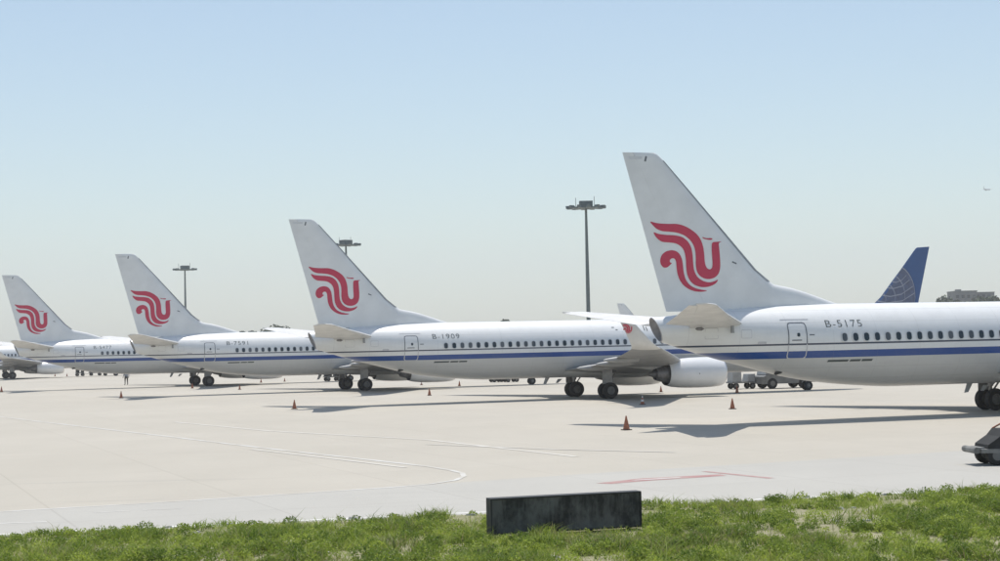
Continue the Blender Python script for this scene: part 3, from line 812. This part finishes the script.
# ================================================================== traffic cones
M['cone'] = simple('cone_orange', (.36, .135, .075), .7, var=.35, scale=9)
M['cone_dark'] = simple('cone_base', (.05, .035, .03), .8, var=.3, scale=9)
M['cone_white'] = simple('cone_band', (.70, .68, .66), .6, var=.1, scale=9)
def make_cone(white):
    root = empty('traffic_cone')
    mb = MB(); mb.box((0, 0, .02), (.40, .40, .04)); mb.build('base', M['cone_dark'], root, smooth=False)
    mb = MB(); mb.lathe((0, 0, .04), (0, 0, 1), [(0, .165), (.2, .125), (.36, .09), (.5, .058), (.64, .032), (.66, .0)], 16, mis=[0, 0 if not white else 1, 0, 1 if white else 0, 2 if not white else 0])
    mb.build('body', [M['cone'], M['cone_white'], M['cone_dark']], root)
    return root
c_plain, c_band = make_cone(False), make_cone(True)
CONES = [
 (5.47, 74.03, 1.0, 0, 'nearest orange cone, by the tail shadow of the nearest airliner'),
 (12.94, 93.89, .95, 0, 'orange cone alone on the concrete below the nearest airliner belly'),
 (8.68, 103.46, .85, 1, 'red and white cone in the shade under the second airliner wingtip'),
 (12.18, 127.94, .75, 0, 'orange cone behind the second airliner engine nozzle'),
 (17.13, 121.64, .85, 0, 'orange cone in front of the grey tow tractor'),
 (-13.59, 108.69, .95, 0, 'orange cone at the tail shadow of the second airliner'),
 (-5.78, 131.86, .9, 0, 'orange cone near the wheels of the third airliner, under its engine'),
 (-8.15, 168.03, .7, 1, 'red cone just behind the third airliner engine'),
 (-4.13, 160.52, .8, 0, 'orange cone under the second airliner rear belly'),
 (-26.33, 201.55, .7, 0, 'small cone between the fourth airliner nose and the third airliner wheels'),
 (-32.97, 144.01, .95, 0, 'cone beside the tail shadow of the third airliner'),
 (-32.68, 175.57, .85, 0, 'cone just in front of the fourth airliner wheels'),
 (-26.06, 165.24, .75, 0, 'cone under the belly of the third airliner, near its door'),
 (-28.76, 198.56, .75, 0, 'cone beyond the third airliner belly, near the fourth airliner nose'),
 (-53.43, 177.65, .95, 0, 'cone at the far left edge of the apron'),
 (-78.9, 293.81, .8, 0, 'tiny cone right of the farthest airliner engine'),
 (-75.89, 290.41, .8, 0, 'tiny cone second to the right of the farthest airliner engine'),
]
seen = [False, False]
for x, y, sc, kd, lab in CONES:
    p = (c_plain, c_band)[kd]
    o = p if not seen[kd] else copy_tree(p)
    seen[kd] = True
    sc *= .92; o.location = (x, y, 0); o.scale = (sc, sc, sc); o.rotation_euler = (0, 0, random.uniform(0, 1.5)); tag(o, lab, 'cone', 'traffic cones on the apron')

# ================================================================== ground vehicles
M['gse_grey'] = simple('equipment_grey', (.17, .175, .175), .55, var=.25, scale=2)
M['gse_pale'] = simple('equipment_pale', (.34, .35, .35), .5, var=.2, scale=2)
M['gse_mid'] = simple('equipment_mid', (.20, .20, .19), .8, var=.4, scale=4)
M['gse_dark'] = simple('equipment_dark', (.022, .023, .023), .85, var=.35, scale=3)
def wheel_at(par, x, y, r, w):
    mb = MB(); h = w / 2
    mb.lathe((x, y, r), (0, 1, 0), [(-h, 0), (-h, r * .5), (-h, r * .85), (-h * .7, r), (h * .7, r), (h, r * .85), (h, r * .5), (h, 0)], 18, mis=[1, 0, 0, 0, 0, 0, 1])
    mb.build('wheel', [M['tyre'], M['rim']], par, angle=.7)
# tow tractor by the second airliner nose
t = empty('tow_tractor', (22.0, 131.2, 0), .30)
mb = MB()
prof = [(-1.9, .38), (-2.0, .95), (-1.3, 1.25), (.9, 1.22), (2.2, 1.02), (2.3, .62), (2.0, .40)]
mb.prism(prof, -.95, .95, lambda u, v, k: (u, k, v)); mb.build('body', M['gse_grey'], t, smooth=False)
mb = MB(); mb.prism([(-1.75, 1.1), (-1.6, 1.85), (-.5, 1.85), (-.25, 1.22)], -.8, .8, lambda u, v, k: (u, k, v)); cab = mb.build('cab', M['gse_pale'], t, smooth=False)
mb = MB(); mb.prism([(-1.58, 1.3), (-1.5, 1.75), (-.62, 1.75), (-.45, 1.3)], -.812, .812, lambda u, v, k: (u, k, v)); mb.build('window', M['glass'], cab, smooth=False)
mb = MB(); mb.tube((2.2, 0, .5), (4.4, -.2, .42), .06, n=8); mb.build('tow_bar', M['gse_dark'], t)
for x in (-1.25, 1.45):
    for y in (-.85, .85): wheel_at(t, x, y, .42, .3)
tag(t, 'grey aircraft tow tractor under the nearest airliner tail', 'tow tractor')
def cart(name, loc, rz, L, lab, box=True, grp=None, col='gse_pale'):
    t = empty(name, loc, rz)
    mb = MB(); mb.box((0, 0, .52), (L, 1.3, .12)); mb.tube((L / 2, 0, .48), (L / 2 + .8, 0, .35), .04, n=6); mb.build('deck', M['gse_grey'], t, smooth=False)
    if box:
        mb = MB(); mb.box((-L * .28, 0, 1.0), (L * .36, 1.2, .84), taper=.94); mb.build('locker', M[col], t, smooth=False)
        mb = MB(); mb.box((L * .28, 0, .88), (L * .3, 1.15, .58), taper=.9, shear=(.1, 0)); mb.build('bin', M[col], t, smooth=False)
    for x in (-L * .33, L * .33):
        for y in (-.55, .55): wheel_at(t, x, y, .25, .14)
    return tag(t, lab, 'cart', grp)
cart('ground_power_cart', (18.9, 131.6, 0), .25, 2.1, 'pale grey ground power cart just left of the tow tractor', grp='carts standing on the apron')
cart('baggage_cart', (-.6, 174, 0), .3, 1.2, 'dark low cart beneath the second airliner rear belly, left one', True, 'carts standing on the apron', 'gse_dark')
cart('baggage_cart', (.9, 173, 0), .3, 1.4, 'dark low cart beneath the second airliner rear belly, right one', True, 'carts standing on the apron', 'gse_dark')
cart('baggage_cart', (-20.2, 198, 0), .4, 1.9, 'dark cart behind the third airliner left main wheels', True, 'carts standing on the apron', 'gse_dark')
cart('baggage_cart', (-71.2, 291.5, 0), .4, 2.2, 'dark cart far behind the fourth airliner belly, left one', True, 'carts standing on the apron', 'gse_dark')
cart('baggage_cart', (-68.0, 289, 0), .4, 2.6, 'dark cart far behind the fourth airliner belly, right one', True, 'carts standing on the apron', 'gse_dark')
cart('air_start_cart', (-73.4, 289.5, 0), .4, 1.4, 'dark upright cart below the fourth airliner tail', True, 'carts standing on the apron', 'gse_dark')

# dark tractor cut by the right edge
t = empty('baggage_tractor', (15.35, 50.2, 0), .06)
mb = MB(); mb.prism([(-1.02, .42), (-.98, .62), (-.62, .86), (-.45, 1.06), (.35, 1.06), (.40, .72), (1.2, .72), (1.35, .42)], -.58, .58, lambda u, v, k: (u, k, v)); mb.build('body', M['gse_dark'], t, smooth=False)
mb = MB(); mb.box((.05, 0, .44), (2.5, 1.22, .12)); mb.tube((-1.32, -.55, .46), (-1.32, .55, .46), .10, n=10); mb.box((-1.2, 0, .46), (.3, .9, .16)); mb.build('bumper', M['gse_mid'], t)
mb = MB(); mb.tube((-.46, -.48, 1.06), (.5, -.48, 1.55), .028, n=8); mb.tube((-.46, .48, 1.06), (.5, .48, 1.55), .028, n=8); mb.tube((.5, -.48, 1.55), (.5, .48, 1.55), .028, n=8); mb.build('hand_rail', M['cone'], t)
mb = MB(); mb.box((.85, 0, .95), (.5, 1.0, .14)); mb.box((1.12, 0, 1.2), (.10, 1.0, .5)); mb.build('seat', M['dark'], t, smooth=False)
mb = MB(); mb.lathe((.45, 0, 1.12), (-.6, 0, .8), [(-.3, .02), (0, .02), (0, .2), (.03, .2), (.03, .02)], 16); mb.build('steering_wheel', M['dark'], t)
for x in (-.72, .85):
    for y in (-.5, .5): wheel_at(t, x, y, .30, .20)
tag(t, 'dark baggage tractor with sloping bonnet, cut off by the right edge', 'tractor')

# ================================================================== worker under the fourth airliner
def person(loc, rz):
    root = empty('person', loc, rz)
    me = bpy.data.meshes.new('body')
    J = [((0, 0, .95), .15), ((0, 0, 1.18), .145), ((0, 0, 1.40), .16), ((0, 0, 1.50), .065), ((0, 0.01, 1.60), .085), ((0, .01, 1.72), .085),
         ((.11, 0, .88), .095), ((.13, .03, .50), .065), ((.14, 0, .09), .045), ((.15, .16, .04), .04),
         ((-.11, 0, .88), .095), ((-.13, -.02, .50), .065), ((-.15, -.06, .09), .045), ((-.16, .10, .04), .04),
         ((.20, 0, 1.40), .06), ((.27, -.02, 1.13), .045), ((.28, .10, .90), .035), ((.27, .16, .80), .03),
         ((-.20, 0, 1.40), .06), ((-.27, -.02, 1.13), .045), ((-.28, .10, .90), .035), ((-.27, .16, .80), .03)]
    E_ = [(0, 1), (1, 2), (2, 3), (3, 4), (4, 5), (0, 6), (6, 7), (7, 8), (8, 9), (0, 10), (10, 11), (11, 12), (12, 13), (2, 14), (14, 15), (15, 16), (16, 17), (2, 18), (18, 19), (19, 20), (20, 21)]
    me.from_pydata([j[0] for j in J], E_, [])
    o = bpy.data.objects.new('body', me); C.objects.link(o); o.parent = root
    sk = o.modifiers.new('skin', 'SKIN')
    for v, j in zip(me.skin_vertices[0].data, J): v.radius = (j[1], j[1] * .85)
    me.skin_vertices[0].data[0].use_root = True
    ss = o.modifiers.new('sub', 'SUBSURF'); ss.levels = ss.render_levels = 2
    k = NT('work_clothes'); tc = k.n('ShaderNodeTexCoord').outputs['Object']; sp = k.n('ShaderNodeSeparateXYZ'); k.l(tc, sp.inputs[0]); z = sp.outputs['Z']
    c = k.mix(k.math('GREATER_THAN', z, .98), (.045, .04, .038), (.30, .32, .36)); c = k.mix(k.math('GREATER_THAN', z, 1.5), c, (.42, .27, .20)); c = k.mix(k.math('LESS_THAN', z, .07), c, (.02, .02, .02))
    k.l(c, k.b.inputs['Base Color']); k.b.inputs['Roughness'].default_value = .8; me.materials.append(k.m)
    mb = MB(); mb.lathe((0, .0, 1.70), (0, 0, 1), [(-.02, .105), (.05, .105), (.10, .07), (.12, 0)], 16); mb.build('hair', M['dark'], root)
    return root
pp = person((-45.4, 201.1, 0), .6)
pp.scale = (1.25, 1.25, 1.04)
tag(pp, 'person in dark trousers standing behind the fourth airliner belly', 'person')

# ================================================================== dark sign box in the grass
def sign_mat():
    k = NT('weathered_black_panel')
    tc = k.n('ShaderNodeTexCoord').outputs['Object']
    a = k.ramp(k.noise(k.mapping(tc, (1.6, 1, .8)), 2.2, 7, .62), .42, .60)
    b = k.ramp(k.noise(k.mapping(tc, (6, 1, .7)), 3.0, 6, .6), .5, .8)
    c = k.mix(a, (.020, .019, .019), (.12, .115, .11)); c = k.mix(k.math('MULTIPLY', b, .6), c, (.16, .165, .155)); d = k.ramp(k.noise(tc, 2.1, 5, .7), .50, .68); c = k.mix(k.math('MULTIPLY', d, .5), c, (.17, .175, .165))
    k.l(c, k.b.inputs['Base Color']); k.b.inputs['Roughness'].default_value = .7
    return k.m
M['panel'] = sign_mat()
SX0, SY0, SX1, SY1 = -.31, 33.95, 2.78, 34.95
ang = math.atan2(SY1 - SY0, SX1 - SX0); Ls = math.hypot(SX1 - SX0, SY1 - SY0)
s = empty('sign_box', ((SX0 + SX1) / 2, (SY0 + SY1) / 2, 0), ang)
mb = MB(); mb.box((0, 0, .43), (Ls, .26, .68)); mb.build('panel', M['panel'], s, smooth=False)
mb = MB()
mb.box((0, 0, .785), (Ls + .05, .30, .03)); mb.box((0, 0, .075), (Ls + .05, .30, .03))
for q in (-1, 1): mb.box((q * (Ls / 2 + .012), 0, .43), (.03, .30, .68))
mb.build('edge_frame', M['dark'], s, smooth=False)
for q in (-1.35, -.4, .55, 1.4):
    mb = MB(); mb.box((q, 0, .032), (.06, .18, .064)); mb.build('leg', M['dark'], s, smooth=False)
tag(s, 'long low black box sign seen from behind, standing in the grass', 'sign')

# ================================================================== grass verge
def soil_mat():
    k = NT('verge_soil')
    tc = k.n('ShaderNodeTexCoord').outputs['Object']
    f = k.ramp(k.noise(tc, 1.2, 6, .65), .4, .65); g = k.ramp(k.noise(tc, 9, 5, .6), .4, .7)
    c = k.mix(f, (.19, .19, .085), (.36, .325, .22)); c = k.mix(k.math('MULTIPLY', g, .4), c, (.16, .15, .10))
    k.l(c, k.b.inputs['Base Color']); k.b.inputs['Roughness'].default_value = .95
    return k.m
M['soil'] = soil_mat()
xs = np.linspace(-30, 34, 161)
edge = [(x, gy(x) + .10 * math.sin(x * 2.1) + .07 * math.sin(x * 5.3 + 1)) for x in xs]
sheet('verge', [(-30, 6), (34, 6)] + edge[::-1], .008, M['soil'])
ribbon('edging_strip', [(x, gy(x) + .42) for x in np.linspace(-30, 34, 30)], .28, M['slab_edge'], '', z=.0045)

def vnoise(x, y, s, seed):
    rg = np.random.default_rng(seed); g = rg.random((256, 256)); u, v = x / s + 900, y / s + 900
    i, j = np.floor(u).astype(int), np.floor(v).astype(int); a, b = u - i, v - j
    a, b = a * a * (3 - 2 * a), b * b * (3 - 2 * b)
    G = lambda p, q: g[p % 256, q % 256]
    return (G(i, j) * (1 - a) + G(i + 1, j) * a) * (1 - b) + (G(i, j + 1) * (1 - a) + G(i + 1, j + 1) * a) * b
def grass_mat():
    k = NT('grass_blades')
    at = k.n('ShaderNodeAttribute'); at.attribute_name = 'tone'
    sp = k.n('ShaderNodeSeparateColor'); k.l(at.outputs['Color'], sp.inputs[0])
    c = k.mix(sp.outputs[0], (.12, .19, .022), (.42, .50, .085))
    c = k.mix(sp.outputs[1], c, (.30, .26, .13))
    k.l(c, k.b.inputs['Base Color']); k.b.inputs['Roughness'].default_value = .6
    tr = k.n('ShaderNodeBsdfTranslucent'); k.l(c, tr.inputs['Color'])
    mx = k.n('ShaderNodeMixShader'); mx.inputs[0].default_value = .45
    k.l(k.b.outputs[0], mx.inputs[1]); k.l(tr.outputs[0], mx.inputs[2])
    k.l(mx.outputs[0], k.t.nodes['Material Output'].inputs['Surface'])
    return k.m
M['grass'] = grass_mat()
N = 300000
gx = rng.uniform(-19, 21, N)
gd = rng.random(N) ** .9 * 15.0
gyv = gy(gx) - gd + rng.normal(0, .10, N) + .5 - 1.0 * vnoise(gx, gx * 0, .9, 31)
dens = .45 * vnoise(gx, gyv, 1.1, 1) + .35 * vnoise(gx, gyv, .42, 2) + .2 * vnoise(gx, gyv, 3.1, 3)
bush = np.clip((vnoise(gx, gyv, .75, 4) - .50) / .25, 0, 1) * np.clip((vnoise(gx, gyv, .3, 5) - .2) / .3, 0, 1)
keep = rng.random(N) < np.clip((dens - .34) / .20 + .6 * bush, .05, 1)
patch = vnoise(gx, gyv, 1.5, 41) * .65 + vnoise(gx, gyv, .5, 42) * .35
keep &= (patch > .33) | (rng.random(N) < .12)
# keep the blades out of the sign box
ca, sa = math.cos(ang), math.sin(ang)
lxx = (gx - (SX0 + SX1) / 2) * ca + (gyv - (SY0 + SY1) / 2) * sa; lyy = -(gx - (SX0 + SX1) / 2) * sa + (gyv - (SY0 + SY1) / 2) * ca
keep &= ~((np.abs(lxx) < Ls / 2 + .08) & (np.abs(lyy) < .24))
gx, gyv, dens, bush, gd = gx[keep], gyv[keep], dens[keep], bush[keep], gd[keep]
n = len(gx)
hgt = (.045 + .11 * np.clip(dens, 0, 1) + .15 * bush) * rng.uniform(.45, 1.3, n)
tall = rng.random(n) < .008; hgt[tall] *= 1.9
hgt *= np.clip(.35 + gd / .9, .35, 1.0)
wid = rng.uniform(.004, .009, n) * (1 + .4 * bush)
th = rng.uniform(0, 2 * np.pi, n); lean = rng.uniform(.2, 1.6, n) * hgt; la = rng.uniform(0, 2 * np.pi, n)
dx, dy = np.cos(th) * wid, np.sin(th) * wid
Lx, Ly = np.cos(la) * lean, np.sin(la) * lean
z0 = np.full(n, .006)
V = np.empty((n, 5, 3))
V[:, 0] = np.stack([gx - dx, gyv - dy, z0], 1); V[:, 1] = np.stack([gx + dx, gyv + dy, z0], 1)
V[:, 2] = np.stack([gx + dx * .8 + Lx * .35, gyv + dy * .8 + Ly * .35, hgt * .6], 1); V[:, 3] = np.stack([gx - dx * .8 + Lx * .35, gyv - dy * .8 + Ly * .35, hgt * .6], 1)
V[:, 4] = np.stack([gx + Lx, gyv + Ly, hgt], 1)
tone = np.clip(.55 * vnoise(gx, gyv, .38, 8) + .45 * vnoise(gx, gyv, .95, 18) + .25 * rng.random(n) + .25 * vnoise(gx, gyv, 2.5, 9) - .30 * bush - .12, 0, 1)
dry = np.where(rng.random(n) < .06 + .30 * np.clip((vnoise(gx, gyv, 1.7, 12) - .62) / .2, 0, 1), rng.uniform(.4, 1, n), 0)
def build_cards(name, V, quads, tris, tone, dry, mat):
    """V (n,k,3); quads/tris index lists within one blade"""
    n, kk = V.shape[:2]
    me = bpy.data.meshes.new(name)
    me.vertices.add(n * kk); me.vertices.foreach_set('co', V.reshape(-1).astype(np.float32))
    fl = [list(q) for q in quads] + [list(t) for t in tris]
    base = np.arange(n) * kk; flat = np.array(sum(fl, [])); nl = len(flat)
    me.loops.add(n * nl); me.loops.foreach_set('vertex_index', (base[:, None] + flat).reshape(-1).astype(np.int32))
    st = np.cumsum([0] + [len(f) for f in fl])[:-1]
    me.polygons.add(n * len(fl)); me.polygons.foreach_set('loop_start', ((np.arange(n) * nl)[:, None] + st).reshape(-1).astype(np.int32))
    me.update(calc_edges=True); me.validate()
    col = np.zeros((n, kk, 4), np.float32); col[:, :, 0] = tone[:, None]; col[:, :, 1] = dry[:, None]; col[:, :, 3] = 1
    att = me.color_attributes.new('tone', 'FLOAT_COLOR', 'POINT'); att.data.foreach_set('color', col.reshape(-1))
    me.materials.append(mat)
    o = bpy.data.objects.new(name, me); C.objects.link(o)
    return o
go = build_cards('grass', V, [(0, 1, 2, 3)], [(3, 2, 4)], tone, dry, M['grass'])
tag(go, 'green weedy grass along the edge of the concrete', 'grass', kind='stuff')
# leafy weeds: low domes of small leaves
NW = 2600
wx = rng.uniform(-18, 20, NW); wd = rng.random(NW) * 13.5 + .05; wy = gy(wx) - wd
wr = rng.uniform(.07, .26, NW) * (.6 + .8 * vnoise(wx, wy, 2.2, 21)); wh = wr * rng.uniform(.7, 1.35, NW)
sm = np.clip(.35 + wd / 1.2, .35, 1); wr *= sm; wh *= sm
lx2 = (wx - (SX0 + SX1) / 2) * ca + (wy - (SY0 + SY1) / 2) * sa; ly2 = -(wx - (SX0 + SX1) / 2) * sa + (wy - (SY0 + SY1) / 2) * ca
ok = ~((np.abs(lx2) < Ls / 2 + .25) & (np.abs(ly2) < .42)); ok &= (vnoise(wx, wy, 1.5, 41) * .65 + vnoise(wx, wy, .5, 42) * .35 > .36) | (rng.random(NW) < .08)
wx, wy, wr, wh = wx[ok], wy[ok], wr[ok], wh[ok]
nl = np.clip((wr / .16) ** 2 * 150, 40, 380).astype(int); idx = np.repeat(np.arange(len(wx)), nl); m = len(idx)
dv = rng.normal(size=(m, 3)); dv /= np.linalg.norm(dv, axis=1)[:, None]; dv[:, 2] = np.abs(dv[:, 2])
rad = rng.uniform(.45, 1.08, m) ** .6
P = np.stack([wx[idx] + dv[:, 0] * wr[idx] * rad, wy[idx] + dv[:, 1] * wr[idx] * rad, .015 + dv[:, 2] * wh[idx] * rad], 1)
a_ = rng.normal(size=(m, 3)) + dv * .6; a_ /= np.linalg.norm(a_, axis=1)[:, None]
b_ = np.cross(a_, rng.normal(size=(m, 3))); b_ /= np.linalg.norm(b_, axis=1)[:, None]
sz = rng.uniform(.014, .034, m)[:, None]
W4 = np.stack([P + a_ * sz, P + b_ * sz * .5, P - a_ * sz, P - b_ * sz * .5], 1); W4[:, :, 2] = np.maximum(W4[:, :, 2], .007)
wt = np.clip(rng.random(len(wx))[idx] ** 1.3 * .95 + .15 * rng.random(m) - .05, 0, 1)
wdry = np.where(rng.random(m) < .05, .7, 0.0)
wo_ = build_cards('weeds', W4, [(0, 1, 2, 3)], [], wt, wdry, M['grass'])
tag(wo_, 'low leafy weeds growing among the grass', 'weeds', kind='stuff')
# pale stones and litter in the verge
M['stone'] = simple('pale_stone', (.50, .48, .44), .9, var=.2, scale=8)
mb = MB()
for k in range(150):
    x = rng.uniform(-15, 17); d = rng.uniform(0.0, 9) ** 1.0; y = gy(x) - d
    if k < 70: d = rng.uniform(-.35, .35); y = gy(x) - d
    r_ = rng.uniform(.03, .10)
    mb.box((x, y, r_ * .25), (r_ * 2 * rng.uniform(.8, 2), r_ * 1.6, r_ * .7), rz=rng.uniform(0, 3), taper=.7)
so = mb.build('gravel', M['stone'], None, smooth=False)
tag(so, 'pale stones scattered along the verge', 'gravel', kind='stuff')

# ================================================================== haze: the summer air over the airfield
k = NT('haze_air')
k.t.nodes.remove(k.b)
pv = k.n('ShaderNodeVolumePrincipled'); pv.inputs['Color'].default_value = (.935, .95, 1.0, 1); pv.inputs['Density'].default_value = .00020
pv.inputs['Anisotropy'].default_value = 0.0
k.l(pv.outputs[0], k.t.nodes['Material Output'].inputs['Volume'])
mb = MB(); mb.box((0, 2850, 149), (8100, 6400, 300.0)); hz = mb.build('haze', k.m, smooth=False)
tag(hz, kind='stuff')
